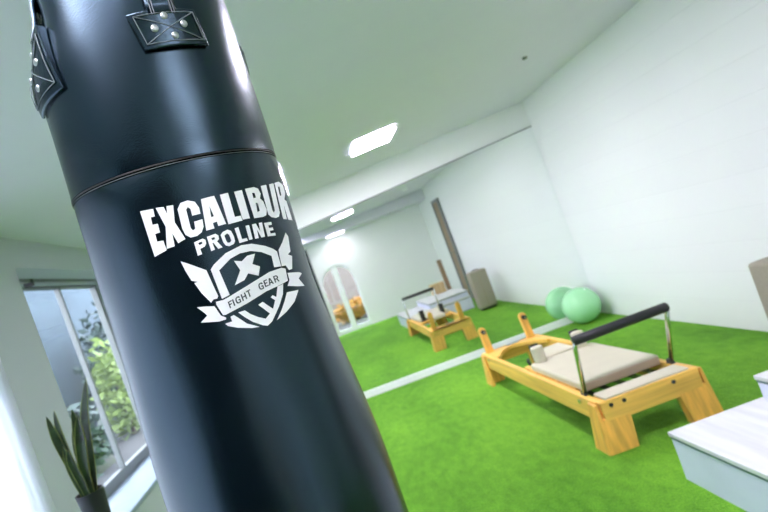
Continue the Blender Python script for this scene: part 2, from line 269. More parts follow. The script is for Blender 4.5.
# white blind hanging flush in front of added_window
t = thing('panel_blind', 'plain white fabric blind panel at the bottom left edge beside the window', 'blind', (XL+.03, 1.19, 0))
b = bmesh.new(); n = 44
for i in range(n):
    ya, yb = -1.60+3.21*i/n, -1.60+3.21*(i+1)/n
    ca, cb = .008*math.sin(i*1.05), .008*math.sin((i+1)*1.05)
    hexa(b, [(ca,ya,.02),(cb,yb,.02),(cb+.004,yb,.02),(ca+.004,ya,.02),(ca,ya,2.36),(cb,yb,2.36),(cb+.004,yb,2.36),(ca+.004,ya,2.36)])
bmesh.ops.remove_doubles(b, verts=b.verts, dist=1e-5); link('fabric', b, M['sheer'], t, smooth=True)
b = bmesh.new(); bx(b, -.028, .03, -1.61, 1.62, 2.36, 2.41); link('top_rail', b, M['trim'], t, bevel=.006)
b = bmesh.new(); bx(b, -.010, .014, -1.60, 1.61, .012, .03); link('bottom_bar', b, M['trim'], t)

# arched glazed door behind the photographer
root = bpy.data.objects.new('door_1', None); COL.objects.link(root); struct(root, 'white arched glazed door to the street, seen in the mirror', 'door')
def arch_ring(b, w, y0, y1):
    pts = [(AX0, 0)] + arc + [(AX1, 0)]; cx = (AX0+AX1)/2; k = (AR-w)/AR
    inn = [(AX0+w, 0)] + [(cx+(x-cx)*k, AZ+(z-AZ)*k) for x, z in arc] + [(AX1-w, 0)]
    for (a, c), (d, e) in zip(zip(pts, inn), zip(pts[1:], inn[1:])):
        hexa(b, [(a[0],y0,a[1]),(d[0],y0,d[1]),(e[0],y0,e[1]),(c[0],y0,c[1]),(a[0],y1,a[1]),(d[0],y1,d[1]),(e[0],y1,e[1]),(c[0],y1,c[1])])
b = bmesh.new(); arch_ring(b, .05, YF-.12, YF-.05); link('door_frame', b, M['trim'], root)
b = bmesh.new(); bx(b, .43, .57, YF-.115, YF-.055, .10, AZ+AR-.05); link('centre_stile', b, M['trim'], root)
b = bmesh.new(); bx(b, AX0+.05, AX1-.05, YF-.115, YF-.055, 0, .10); link('bottom_rail', b, M['trim'], root)
b = bmesh.new(); cx = (AX0+AX1)/2; k = (AR-.05)/AR
prism(b, [(AX0+.05,.1)]+[(cx+(x-cx)*k, AZ+(z-AZ)*k) for x,z in arc]+[(AX1-.05,.1)], 'Y', YF-.088, YF-.082); link('pane', b, M['glass'], root)
root = bpy.data.objects.new('added_dark_door', None); COL.objects.link(root); struct(root, 'unseen dark charcoal double door added behind the photographer', 'door')  # added dark surface for the bag to reflect, so its middle stays black
b = bmesh.new(); bx(b, -1.62, -.80, YF, YF+.035, .01, 2.30); bx(b, -.795, .02, YF, YF+.035, .01, 2.30); link('door_panel', b, M['charcoal'], root, bevel=.004)
b = bmesh.new(); tube(b, [(-.86,YF+.035,1.05),(-.86,YF+.085,1.05),(-.96,YF+.085,1.05)], .01, 10); link('door_handle', b, M['metal'], root, smooth=True)
# brown door leaf on the brick wall, only in the mirror
root = bpy.data.objects.new('door_2', None); COL.objects.link(root); struct(root, 'narrow brown wooden door in the brick wall, seen in the mirror', 'door')
b = bmesh.new(); bx(b, XR-.035, XR, .88, 1.28, 0, 2.20); link('door_panel', b, M['brown'], root, bevel=.004)
b = bmesh.new(); bx(b, XR-.05, XR, .80, .88, 0, 2.26); bx(b, XR-.05, XR, 1.28, 1.36, 0, 2.26); bx(b, XR-.05, XR, .88, 1.28, 2.20, 2.26); link('door_frame', b, M['frame'], root, bevel=.004)
b = bmesh.new(); tube(b, [(XR-.035,1.22,1.05),(XR-.085,1.22,1.05),(XR-.085,1.12,1.05)], .01, 10); link('door_handle', b, M['metal'], root, smooth=True)

# ------------------------------------------------------------------ ceiling lights
def panel(x, y, zc, sx, sy, label, group='ceiling light panels', slope=True, m='lamp'):
    t = thing('ceiling_light', label, 'ceiling light', (x, y, zc), group)
    b = bmesh.new()
    e = .006
    for a in ((-sx/2,-sx/2+e,-sy/2,sy/2),(sx/2-e,sx/2,-sy/2,sy/2),(-sx/2+e,sx/2-e,-sy/2,-sy/2+e),(-sx/2+e,sx/2-e,sy/2-e,sy/2)): bx(b, a[0], a[1], a[2], a[3], -.026, .0)
    link('frame', b, M['trim'], t)
    b = bmesh.new(); bx(b, -sx/2+.006, sx/2-.006, -sy/2+.006, sy/2-.006, -.0265, -.004); link('diffuser', b, M[m], t)
    if slope: t.rotation_euler = (0, -math.atan(.045), 0)
    return t
panel(.925, 4.97, ceil_z(.925)-.004, .40, .48, 'bright rectangular light panel on the ceiling right of the punching bag')
panel(.925, 2.03, ceil_z(.925)-.004, .44, .40, 'light panel seen in the mirror, nearer and brighter of the two reflected')
panel(.80, -.10, EYE+.858, .44, .50, 'light panel under the lowered ceiling, smaller of the two seen in the mirror', slope=False, m='lampfar')
panel(-.02, 5.08, ceil_z(-.02)-.004, .12, 1.44, 'slim ceiling light just peeping out past the right edge of the punching bag', 'ceiling light battens', m='lampdim')

panel(-.32, .46, ceil_z(-.32)-.004, .60, .30, 'added unseen fill panel just in front of the punching bag, above the frame', m='lampdim')  # extra lamp added to light the bag's print from the front

# smoke detector and little ceiling hook
def disc_thing(name, x, y, r, h, m, label, cat):
    b = bmesh.new(); lathe(b, [(0,-h),(r*.7,-h),(r,-h*.6),(r,0),(0,0)], 24); o = link(name, b, m, smooth=False); o.location = (x, y, ceil_z(x)+.0006); o.rotation_euler = (0, -math.atan(.045), 0); tag(o, label, cat); return o
disc_thing('ceiling_sensor', 2.17, 4.30, .020, .02, M['frame'], 'tiny grey round sensor on the bare ceiling near the brick wall', 'sensor')
disc_thing('smoke_detector', 2.3, 1.9, .055, .04, M['trim'], 'small white round detector on the ceiling, seen in the mirror', 'detector')

# ------------------------------------------------------------------ punching bag
def bag_r(z):
    t = min(1, max(0, (.05-z)/.4)); t = t*t*(3-2*t)
    return .1768 + .0150*t
def bag_c(z): return (-.179 + (.0455*z if z > 0 else .004*z), .9485)
def bag_p(th, z, off=0.0):
    """point on the bag: th = angle round it from the side that faces the room's mirror-less end, z above the eye"""
    c = bag_c(z); r = bag_r(z) + off
    if z > .42:
        t = min(1, (z-.42)/.11); t = t*t*(3-2*t); d = (th+1.25+PI) % (2*PI) - PI
        r -= .055*t*math.exp(-(d/.55)**2)
    return Vector((c[0]+r*math.sin(th), c[1]-r*math.cos(th), EYE+z))
BT, BB = .56, -.98
bag = thing('punching_bag', 'large black leather punching bag with white lettering hanging in the foreground', 'punching bag', (bag_c(BB)[0], bag_c(BB)[1], EYE+BB))
BO = Vector(bag.location)
def bag_part(name, b, m, parent=None, **kw):
    for v in b.verts: v.co -= BO
    return link(name, b, m, parent or bag, **kw)
SEG = 96
def seam_z(th): return .2385 - .012*math.sin(th) - .010*math.cos(th-.19) + .004
def ring(b, f, off): return [b.verts.new(bag_p(2*PI*k/SEG, f(2*PI*k/SEG), off(2*PI*k/SEG) if callable(off) else off)) for k in range(SEG)]
def bridge(b, A, B):
    for k in range(len(A)): b.faces.new([A[k], A[(k+1)%len(A)], B[(k+1)%len(A)], B[k]])
def dent(th, z):
    """slight sag and soft folds of the stuffed leather"""
    return .0012*math.sin(3*th+z*9) + .0009*math.sin(7*th-z*14)
b = bmesh.new(); prev = None
zs = [BB] + [BB+.012] + [BB+.03+ (i/40.)*(.21-BB-.03) for i in range(41)] + [.222]
for i, z in enumerate(zs):
    off = (lambda th, z=z: dent(th, z)) if 1 < i < len(zs)-1 else (-.02 if i == 0 else (-.006 if i == 1 else -.001))
    w = max(0, (z-.05)/(.222-.05))
    A = ring(b, lambda th, z=z, w=w: z + w*(seam_z(th)-.2265), off)
    if prev: bridge(b, prev, A)
    else: b.faces.new(A)
    prev = A
bag_part('lower_body', b, M['leather'], smooth=True)
b = bmesh.new(); prev = None
for i in range(26):
    u = i/25.; z = .229 + u*(BT-.229)
    off = (lambda th, z=z, u=u: dent(th, z) - .003*u + .004*max(0, math.cos(4*(th-.54)))*max(0, u-.35)) if 0 < i else .0005
    A = ring(b, lambda th, z=z, u=u: z + (1-u)*(seam_z(th)-.2265), off)
    if prev: bridge(b, prev, A)
    prev = A
c = bag_c(BT); top = [b.verts.new((c[0]+(v.co.x-c[0])*.9, c[1]+(v.co.y-c[1])*.9, v.co.z+.012)) for v in prev]; bridge(b, prev, top); b.faces.new(top)
bag_part('upper_band', b, M['leather'], smooth=True)
b = bmesh.new(); tube(b, [bag_p(2*PI*k/SEG, seam_z(2*PI*k/SEG)+.0005, .0000) for k in range(SEG)], .0010, 6, closed=True); bag_part('seam', b, M['dark'], smooth=True)
b = bmesh.new(); tube(b, [bag_p(2*PI*k/SEG, seam_z(2*PI*k/SEG)-.0035, .0003) for k in range(SEG)], .0006, 5, closed=True); bag_part('seam_stitching', b, M['thread'], smooth=True)
# print on the leather: outlines given as (angle, height) on the bag
def print_mesh(shapes, off, deep):
    b = bmesh.new(); R0 = .18
    cu = bpy.data.curves.new('outline', 'CURVE'); cu.dimensions = '2D'; cu.fill_mode = 'BOTH'
    out = bmesh.new()
    for loops in shapes:
        cu.splines.clear()
        for l in loops:
            s = cu.splines.new('POLY'); s.points.add(len(l)-1); s.use_cyclic_u = True
            for p, (th, z) in zip(s.points, l): p.co = (th*R0*10, z*10, 0, 1)
        ob = bpy.data.objects.new('outline', cu); COL.objects.link(ob)
        bpy.context.view_layer.update()
        me = bpy.data.meshes.new_from_object(ob.evaluated_get(bpy.context.evaluated_depsgraph_get())); bpy.data.objects.remove(ob)
        t = bmesh.new(); t.from_mesh(me); bpy.data.meshes.remove(me)
        bmesh.ops.remove_doubles(t, verts=t.verts, dist=1e-5)
        for k in range(-40, 60):
            bmesh.ops.bisect_plane(t, geom=t.verts[:]+t.edges[:]+t.faces[:], plane_co=(k*.05,0,0), plane_no=(1,0,0), dist=1e-6)
        for k in range(-6, 16):
            bmesh.ops.bisect_plane(t, geom=t.verts[:]+t.edges[:]+t.faces[:], plane_co=(0,k*.2,0), plane_no=(0,1,0), dist=1e-6)
        vm = {v: out.verts.new(bag_p(v.co.x/10/R0, v.co.y/10, off + dent(v.co.x/10/R0, v.co.y/10))) for v in t.verts}
        for f in t.faces: out.faces.new([vm[v] for v in f.verts])
        t.free()
    b.free(); bpy.data.curves.remove(cu)
    return out
lg = bag_part('logo_print', print_mesh(PRINT, .0009, 0), M['logo'], smooth=True)
lg['label'] = 'white printed lettering and winged shield crest'
dl = bag_part('banner_lettering', print_mesh(DARK, .0014, 0), M['logod'], lg, smooth=True)
# four hanging tabs: folded leather patch with four rivets and a webbing strap going up
def patch(b, th0, th1, z0, z1, off, thick, lean=0, flare=0):
    n = 8; g = []
    for j in range(5):
        row = []
        for i in range(n+1):
            th = th0+(th1-th0)*i/n + lean*(j/4.)
            z = z0+(z1-z0)*j/4.
            row.append((th, z))
        g.append(row)
    F = [[b.verts.new(bag_p(th, z, off+thick+flare*(j/4.)+.002*math.sin(PI*i/n))) for i, (th, z) in enumerate(r)] for j, r in enumerate(g)]
    K = [[b.verts.new(bag_p(th, z, off)) for th, z in r] for r in g]
    for j in range(4):
        for i in range(n):
            b.faces.new([F[j][i], F[j][i+1], F[j+1][i+1], F[j+1][i]]); b.faces.new([K[j][i], K[j][i+1], K[j+1][i+1], K[j+1][i]])
    for i in range(n):
        b.faces.new([F[0][i], F[0][i+1], K[0][i+1], K[0][i]]); b.faces.new([F[4][i], F[4][i+1], K[4][i+1], K[4][i]])
    for j in range(4):
        b.faces.new([F[j][0], F[j+1][0], K[j+1][0], K[j][0]]); b.faces.new([F[j][n], F[j+1][n], K[j+1][n], K[j][n]])
def tab(th, puff, z1=.446):
    b = bmesh.new(); w = .285
    patch(b, th-w, th+w, .391, z1, .000, .005, -.06, puff); t = bag_part('hanging_tab', b, M['leather'], smooth=False, bevel=.002)
    # crossed stitching and the border
    b = bmesh.new(); o = .0071
    P = lambda a, c: bag_p(th-w+2*w*a-.06*c, .391+(z1-.391)*c, o+puff*c)
    for l in ([(.07,.12),(.93,.12)], [(.07,.88),(.93,.88)], [(.07,.12),(.07,.88)], [(.93,.12),(.93,.88)], [(.07,.12),(.93,.88)], [(.07,.88),(.93,.12)]):
        tube(b, [P(l[0][0]+(l[1][0]-l[0][0])*i/6, l[0][1]+(l[1][1]-l[0][1])*i/6) for i in range(7)], .0008, 5)
    bag_part('stitching', b, M['thread'], t)
    for a, c in ((.27,.50),(.48,.80),(.50,.26),(.71,.56)):
        b = bmesh.new(); p = P(a, c); n = (p-Vector((bag_c(0)[0], .9485, p.z))).normalized(); q = n.to_track_quat('Z', 'Y').to_matrix()
        lathe(b, [(.0056,-.002),(.0054,.0006),(.0038,.0016),(0,.0019)], 16)
        for v in b.verts: v.co = q @ v.co + p
        bag_part('rivet', b, M['steel'], t, smooth=True)
    b = bmesh.new(); n = 12; rows = []
    for j in range(n+1):
        u = j/n; z = z1-.008 + u*(.653-z1); rr = .007+puff*max(0, 1-1.8*u)
        s = max(0, (z-BT)/.085)
        row = []
        for a in (-1, -.5, 0, .5, 1):
            p = bag_p(th-.06 + a*.115, z, rr)
            c = Vector((bag_c(z)[0], .9485, p.z)); p = c + (p-c)*(1-.55*s)
            row.append(p)
        rows.append(row)
    F = [[b.verts.new(p) for p in r] for r in rows]; K = [[b.verts.new(p - (p-Vector((bag_c(0)[0], .9485, p.z))).normalized()*.007) for p in r] for r in rows]
    for G in (F, K):
        for j in range(n):
            for i in range(4): b.faces.new([G[j][i], G[j][i+1], G[j+1][i+1], G[j+1][i]])
    for j in range(n):
        for i in (0, 4): b.faces.new([F[j][i], F[j+1][i], K[j+1][i], K[j][i]])
    for j in (0, n):
        for i in range(4): b.faces.new([F[j][i], F[j][i+1], K[j][i+1], K[j][i]])
    s = bag_part('strap', b, M['leather'], smooth=True)
    b = bmesh.new()
    for a in (-.8, -.62, .62, .8): tube(b, [Vector(rows[j][2])+ (Vector(rows[j][4])-Vector(rows[j][2]))*abs(a)*(1 if a > 0 else 0) + (Vector(rows[j][0])-Vector(rows[j][2]))*abs(a)*(1 if a < 0 else 0) + (Vector(rows[j][2])-Vector((bag_c(0)[0], .9485, rows[j][2].z))).normalized()*.0008 for j in range(0, 7)], .0008, 5)
    bag_part('stitching', b, M['thread'], s)
for th, pf, z1 in ((.535, .003, .446), (-.80, .012, .495), (-.82-PI/2, .002, .446), (.535+PI/2, .000, .446)): tab(th, pf, z1)
# swivel ring, chain, ceiling hook
cx, cy = bag_c(.66)[0], .9485
b = bmesh.new(); tube(b, [(cx+.095*math.cos(2*PI*k/24), cy+.095*math.sin(2*PI*k/24), EYE+.645) for k in range(24)], .008, 10, closed=True); bag_part('hanging_ring', b, M['metal'], smooth=True)
for k in range(3):
    a = 2*PI*k/3; b = bmesh.new(); tube(b, [(cx+.095*math.cos(a), cy+.095*math.sin(a), EYE+.645), (cx, cy, EYE+.78)], .005, 8); bag_part('chain_leg', b, M['metal'], smooth=True)
hz = ceil_z(cx)
b = bmesh.new(); n = 7
for i in range(n):
    z = EYE+.78+(hz-.03-EYE-.78)*(i+.5)/n; h = (hz-.03-EYE-.78)/n*.62
    tube(b, [(cx+(.012*math.cos(2*PI*k/12) if i%2 else 0), cy+(0 if i%2 else .012*math.cos(2*PI*k/12)), z+h*math.sin(2*PI*k/12)) for k in range(12)], .004, 6, closed=True)
bag_part('chain', b, M['metal'], smooth=True)
b = bmesh.new(); lathe(b, [(0,-.02),(.03,-.02),(.045,-.006),(.045,.001),(0,.001)], 24, (cx, cy, hz)); tube(b, [(cx,cy,hz-.02),(cx,cy,hz-.05)], .008, 10); bag_part('ceiling_mount', b, M['metal'])

# ------------------------------------------------------------------ pilates reformer
RX0, RX1, RY0, RY1, RZ = 1.272, 1.895, 3.11, 5.24, .30
ref = thing('pilates_reformer', 'maple pilates reformer with cream carriage and black padded foot bar on the turf', 'exercise machine', ((RX0+RX1)/2, RY0, 0))
RO = Vector(ref.location)
def rp(name, b, m, parent=None, **kw):
    for v in b.verts:
        t = (v.co.y-RY0)/(RY1-RY0)          # the frame narrows a little towards the pulley end
        v.co.x = RX0-.018*t + (v.co.x-RX0)*(1-.09*t)
        v.co -= RO
    return link(name, b, m, parent or ref, **kw)
for x0, x1 in ((RX0, RX0+.042), (RX1-.042, RX1)):
    b = bmesh.new(); bx(b, x0, x1, RY0+.03, RY1, .165, RZ); s = rp('side_rail', b, M['maple_y'], bevel=.006)
    for y in (RY0+.22, RY1-.2):
        b = bmesh.new(); xx = x0 if x0 < 1.5 else x1; sg = -1 if x0 < 1.5 else 1
        tube(b, [(xx-.002*sg, y, .265), (xx+.012*sg, y, .265)], .013, 14); rp('bolt', b, M['metal'], s, smooth=False)
# front cross rail, with its rounded nose
b = bmesh.new(); bx(b, RX0+.01, RX1-.01, RY0, RY0+.045, .17, RZ); fr = rp('cross_rail', b, M['maple_x'], bevel=.008)
for x in (RX0+.07, RX0+.15, RX1-.17): 
    b = bmesh.new(); tube(b, [(x,RY0+.002,.268),(x,RY0-.004,.268)], .012, 12); rp('bolt', b, M['spring'], fr)
b = bmesh.new(); bx(b, RX0+.042, RX1-.042, RY1-.045, RY1, .17, RZ); rp('cross_rail', b, M['maple_x'], bevel=.006)
# legs: angled blocks that flare outwards at the foot
def leg(sx, end):
    b = bmesh.new()
    xo, xi = (RX0, RX0+.165) if sx < 0 else (RX1, RX1-.165)
    fl = .035*sx if sx < 0 else .024
    y = RY0 if end == 0 else RY1; d = 1 if end == 0 else -1
    # face board across the end
    hexa(b, [(xo+fl, y-.025*d, 0), (xi+fl*.9, y-.025*d, 0), (xi+fl*.9, y+.045*d, 0), (xo+fl, y+.045*d, 0),
             (xo, y+.002*d, .20), (xi, y+.002*d, .20), (xi, y+.05*d, .20), (xo, y+.05*d, .20)])
    # side board up the rail
    xk = xo+.002*sx
    hexa(b, [(xo+fl+.012*sx, y-.02*d, 0), (xo+fl-.028*sx, y-.02*d, 0), (xo+fl-.028*sx, y+.135*d, 0), (xo+fl+.012*sx, y+.135*d, 0),
             (xk+.016*sx, y+.012*d, RZ-.012), (xk, y+.012*d, RZ-.012), (xk, y+.10*d, RZ-.012), (xk+.016*sx, y+.10*d, RZ-.012)])
    rp('leg', b, M['maple_z'], bevel=.004)
for sx in (-1, 1):
    for e in (0, 1): leg(sx, e)
# foot platform
b = bmesh.new(); bx(b, RX0+.035, RX1-.035, RY0+.045, RY0+.145, .255, RZ-.006); pl = rp('foot_platform', b, M['maple_x'], bevel=.004)
b = bmesh.new(); bx(b, RX0+.05, RX1-.05, RY0+.012, RY0+.140, RZ-.005, RZ+.012); q = rp('platform_pad', b, M['cream'], pl, bevel=.010, segs=3); q['label'] = 'cream pad on the foot platform'
# springs under the gap
b = bmesh.new(); bx(b, RX0+.045, RX1-.045, RY0+.15, RY0+.170, .19, .255); rp('spring_bar', b, M['dark'])
for i in range(5):
    x = RX0+.14+i*.102; b = bmesh.new()
    pts = [(x+.013*math.cos(k*1.1), RY0+.165+k*.0034, .235+.013*math.sin(k*1.1)) for k in range(100)]
    tube(b, pts, .0032, 5); rp('spring', b, M['spring'], smooth=True)
# carriage with cushion, head rest, shoulder rests
CY0, CY1 = 3.37, 4.14
car = None
b = bmesh.new(); bx(b, RX0+.05, RX1-.05, CY0+.09, CY1+.16, .272, .304); car = rp('carriage', b, M['maple_x'], bevel=.004)
b = bmesh.new(); bx(b, RX0+.048, RX1-.046, CY0, CY1, .302, .354); q = rp('carriage_cushion', b, M['cream'], car, bevel=.014, segs=4); q['label'] = 'cream upholstered carriage cushion'
b = bmesh.new(); bx(b, RX0+.055, RX1-.052, CY0-.006, CY0+.02, .292, .346); rp('cushion_front', b, M['creamd'], car, bevel=.010, segs=3)
b = bmesh.new(); bx(b, 1.475, 1.725, CY1+.01, CY1+.30, .303, .360); q = rp('head_rest', b, M['cream'], car, bevel=.012, segs=3); q['label'] = 'cream head rest between the shoulder rests'
for x in (1.405, 1.745):
    b = bmesh.new(); n = 20
    lathe(b, [(0,0),(.042,0),(.047,.008),(.047,.115),(.040,.126),(0,.128)], 28)
    for v in b.verts: v.co = Vector((v.co.x*1.05, v.co.y*.78, v.co.z)) + Vector((x, CY1-.03, .350))
    s = rp('shoulder_rest', b, M['cream'], car, smooth=False, bevel=.004)
    b = bmesh.new(); bx(b, x-.038, x+.038, CY1+.006, CY1+.024, .318, .485); rp('rest_bracket', b, M['dark'], s, bevel=.006)
for x in (1.36, 1.44):
    b = bmesh.new(); tube(b, [(x, CY1+.10, .318), (x, CY1+.13, .345), (x+.02, CY1+.17, .345), (x+.03, CY1+.20, .33)], .012, 8); rp('rope_cleat', b, M['dark'], car, smooth=True)
# shaped end plate with a concave cut-out, and its centre track plate
b = bmesh.new(); pts = [(RX0+.042, RY1), (RX0+.042, RY1-.34)]
for i in range(17):
    u = i/16.; pts.append((RX0+.07+u*(RX1-RX0-.14), RY1-.34+.25*math.sin(PI*u)**.8))
pts += [(RX1-.042, RY1-.34), (RX1-.042, RY1)]
prism(b, pts, 'Z', RZ-.035, RZ); ep = rp('end_plate', b, M['maple_x'], bevel=.004)
b = bmesh.new(); bx(b, 1.53, 1.67, RY1-.085, RY1-.045, RZ, RZ+.010); rp('track_plate', b, M['metal'], ep, bevel=.003)
for x in (1.345, 1.80):
    b = bmesh.new(); lp = []
    for i in range(13): a = PI*i/12; lp.append((.037*math.cos(a), .218+.037*math.sin(a)))
    lp += [(-.040, 0), (.040, 0)]
    prism(b, lp, 'Y', -.018, .018)
    sh = Matrix.Rotation(-.12, 4, 'X')
    for v in b.verts: v.co = (sh @ v.co) + Vector((x, RY1-.07, RZ-.005))
    s = rp('pulley_post', b, M['maple_z'], bevel=.004)
    b = bmesh.new(); tube(b, [(x, RY1-.101, RZ+.205), (x, RY1-.062, RZ+.205)], .021, 16); pu = rp('pulley', b, M['dark'], s)
    b = bmesh.new(); tube(b, [(x, RY1-.107, RZ+.205), (x, RY1-.100, RZ+.205)], .009, 12); rp('pulley_axle', b, M['metal'], pu)
# foot bar
FY, FZ = 3.20, .662
BX0, BX1 = 1.312, 1.893
b = bmesh.new()
tube(b, [(BX0-.012, FY+.105, RZ-.01), (BX0-.006, FY+.02, FZ-.06), (BX0, FY+.004, FZ-.012), (BX0+.015, FY, FZ), (BX1-.015, FY, FZ), (BX1, FY+.004, FZ-.012), (BX1-.004, FY+.02, FZ-.06), (BX1-.025, FY+.105, RZ-.01)], .0135, 14)
fb = rp('foot_bar', b, M['metal'], smooth=True)
b = bmesh.new(); tube(b, [(BX0-.012, FY, FZ), (BX0-.006, FY, FZ), (BX1-.004, FY, FZ), (BX1+.004, FY, FZ)], [.022, .029, .029, .022], 20); q = rp('grip_sleeve', b, M['dark'], fb, smooth=True); q['label'] = 'black foam sleeve on the foot bar'
for x in (BX0-.012, BX1-.025):
    b = bmesh.new(); hexa(b, [(x-.012,FY+.07,RZ-.03),(x+.012,FY+.07,RZ-.03),(x+.012,FY+.15,RZ-.03),(x-.012,FY+.15,RZ-.03),(x-.012,FY+.09,RZ+.03),(x+.012,FY+.09,RZ+.03),(x+.012,FY+.125,RZ+.03),(x-.012,FY+.125,RZ+.03)]); rp('hinge_bracket', b, M['spring'], fb, bevel=.004)

# ------------------------------------------------------------------ exercise ball
b = bmesh.new(); n = 24; r = .207
prof = [(r*math.sin(PI*i/n), -r*math.cos(PI*i/n)) for i in range(n+1)]; prof[0] = (0,-r); prof[-1] = (0,r)
lathe(b, prof, 48)
# fine moulded rings round the ball
o = link('exercise_ball', b, M['ball'], smooth=True); o.location = (2.735, YM-.026-r, r); o.rotation_euler = (.5, .3, 0)
tag(o, 'pale green exercise ball resting on the turf against the mirror', 'exercise ball')
b = bmesh.new()
for k in (-2, -1, 0, 1, 2):
    z = k*.045; tube(b, [(math.sqrt(r*r-z*z)*math.cos(2*PI*i/48), math.sqrt(r*r-z*z)*math.sin(2*PI*i/48), z) for i in range(48)], .0016, 5, closed=True)
link('ridge', b, M['ball'], o, smooth=True)
b = bmesh.new(); tube(b, [(0,0,r-.002),(0,0,r+.003)], .009, 12); link('valve_plug', b, M['trim'], o)

# ------------------------------------------------------------------ white step boxes at the right
def step_box(x0, x1, y0, y1, z0, z1, label, lean=0):
    t = thing('step_box', label, 'step box', ((x0+x1)/2, (y0+y1)/2, z0), 'white wooden step boxes')
    cx, cy = (x0+x1)/2, (y0+y1)/2
    h = z1-z0; b = bmesh.new(); bx(b, x0-cx+.006, x1-cx-.006, y0-cy+.006, y1-cy-.006, 0, h-.036); link('body', b, M['boxside'], t, bevel=.003)
    b = bmesh.new(); bx(b, x0-cx+.005, x1-cx-.005, y0-cy+.005, y1-cy-.005, h-.036, h-.022); link('shadow_gap', b, M['gap'], t)
    b = bmesh.new(); bx(b, x0-cx, x1-cx, y0-cy, y1-cy, h-.022, h); link('lid', b, M['box'], t, bevel=.003)
    return t
step_box(1.345, 2.62, 1.30, 2.63, 0, .245, 'low white wooden step box with a dark line under its lid, beside the reformer')
step_box(1.822, 2.60, 1.32, 2.615, .245, .365, 'smaller white step box on top of the low white box, cut by the frame')

# ------------------------------------------------------------------ taupe case by the brick wall
t = thing('storage_case', 'taupe rounded upright case beside the white brick wall', 'case', (2.685, 3.235, 0))
b = bmesh.new(); bx(b, -.155, .155, -.115, .115, .03, .70); link('body', b, M['taupe'], t, bevel=.022, segs=4, smooth=False)
b = bmesh.new(); bx(b, -.13, .13, -.09, .09, 0, .032); link('base', b, M['dark'], t, bevel=.008)
b = bmesh.new(); tube(b, [(-.05,0,.698),(-.045,0,.72),(.045,0,.72),(.05,0,.698)], .008, 10); link('handle', b, M['dark'], t, smooth=True)
b = bmesh.new(); tube(b, [(-.005,.113,.06),(-.005,.1165,.07),(-.005,.1165,.64),(-.005,.113,.65)], .003, 6); link('seam', b, M['brown'], t)

# wooden pieces standing on the boxes, seen only in the mirror
b = bmesh.new(); hexa(b, [(2.50,1.46,.366),(2.59,1.46,.366),(2.59,1.52,.366),(2.50,1.52,.366),(2.50,1.40,1.02),(2.59,1.40,1.02),(2.59,1.46,1.02),(2.50,1.46,1.02)])
o = link('upright_board', b, M['brown'], bevel=.006); tag(o, 'tall brown board standing on the white boxes, seen in the mirror', 'board')
t = thing('wooden_box', 'small tan wooden box beside the brown board, seen in the mirror', 'box', (2.31, 1.52, .365))
b = bmesh.new(); bx(b, -.14, .14, -.1, .1, 0, .20); link('body', b, M['tan'], t, bevel=.006)
b = bmesh.new(); bx(b, -.145, .145, -.105, .105, .20, .22); link('lid', b, M['tan'], t, bevel=.004)

# ------------------------------------------------------------------ snake plant on a stand
PX, PY, PZ = -1.325, 2.50, .80
t = thing('plant_stand', 'slim dark plant stand under the snake plant at the lower left', 'plant stand', (PX, PY, 0))
b = bmesh.new(); lathe(b, [(0,PZ-.02),(.09,PZ-.02),(.09,PZ),(0,PZ)], 32); link('top', b, M['dark'], t)
for k in range(3):
    a = 2*PI*k/3+.3; b = bmesh.new(); tube(b, [(.06*math.cos(a), .06*math.sin(a), PZ-.018), (.13*math.cos(a), .13*math.sin(a), 0)], .009, 10); link('leg', b, M['dark'], t, smooth=True)
pl = thing('snake_plant', 'potted snake plant with tall pointed leaves in front of the window', 'plant', (PX, PY, PZ))
b = bmesh.new(); lathe(b, [(0,0),(.048,0),(.052,.006),(.064,.176),(.066,.18),(.059,.18),(.056,.155),(0,.155)], 36); link('pot', b, M['pot'], pl)
b = bmesh.new(); lathe(b, [(0,.156),(.056,.156),(.0,.161)], 24); link('soil', b, M['soil'], pl)
def leaf(pts, wid, face):
    """blade following a spine; face = direction the blade's flat side looks to"""
    b = bmesh.new(); n = len(pts)-1; rows = []
    K = 22
    def sp(u):
        f = u*n; i = min(int(f), n-1); f -= i
        P = [Vector(pts[max(0, i-1)]), Vector(pts[i]), Vector(pts[i+1]), Vector(pts[min(n, i+2)])]
        return .5*((2*P[1]) + (P[2]-P[0])*f + (2*P[0]-5*P[1]+4*P[2]-P[3])*f*f + (3*P[1]-P[0]-3*P[2]+P[3])*f**3)
    fc = Vector(face).normalized()
    for j in range(K+1):
        u = j/K; p = sp(u); tg = (sp(min(1, u+.02))-sp(max(0, u-.02))).normalized()
        sd = tg.cross(fc).normalized(); nn = sd.cross(tg)
        w = wid*(.55+.45*math.sin(min(1, u*1.6)*PI/2))*(1 if u < .6 else max(.02, 1-((u-.6)/.4)**1.7))
        rows.append([b.verts.new(p+sd*w*a+nn*(.004+w*.25*(a*a)+s*.0022)) for s in (1, -1) for a in (-1, -.82, 0, .82, 1)])
    for j in range(K):
        A, B = rows[j], rows[j+1]
        for s in (0, 5):
            for i in range(4):
                f = b.faces.new([A[s+i], A[s+i+1], B[s+i+1], B[s+i]]); f.material_index = 1 if i in (0, 3) else 0
        for i in (0, 4):
            f = b.faces.new([A[i], B[i], B[i+5], A[i+5]]); f.material_index = 1
    link('leaf', b, [M['leaf'], M['leafy']], pl, smooth=True)
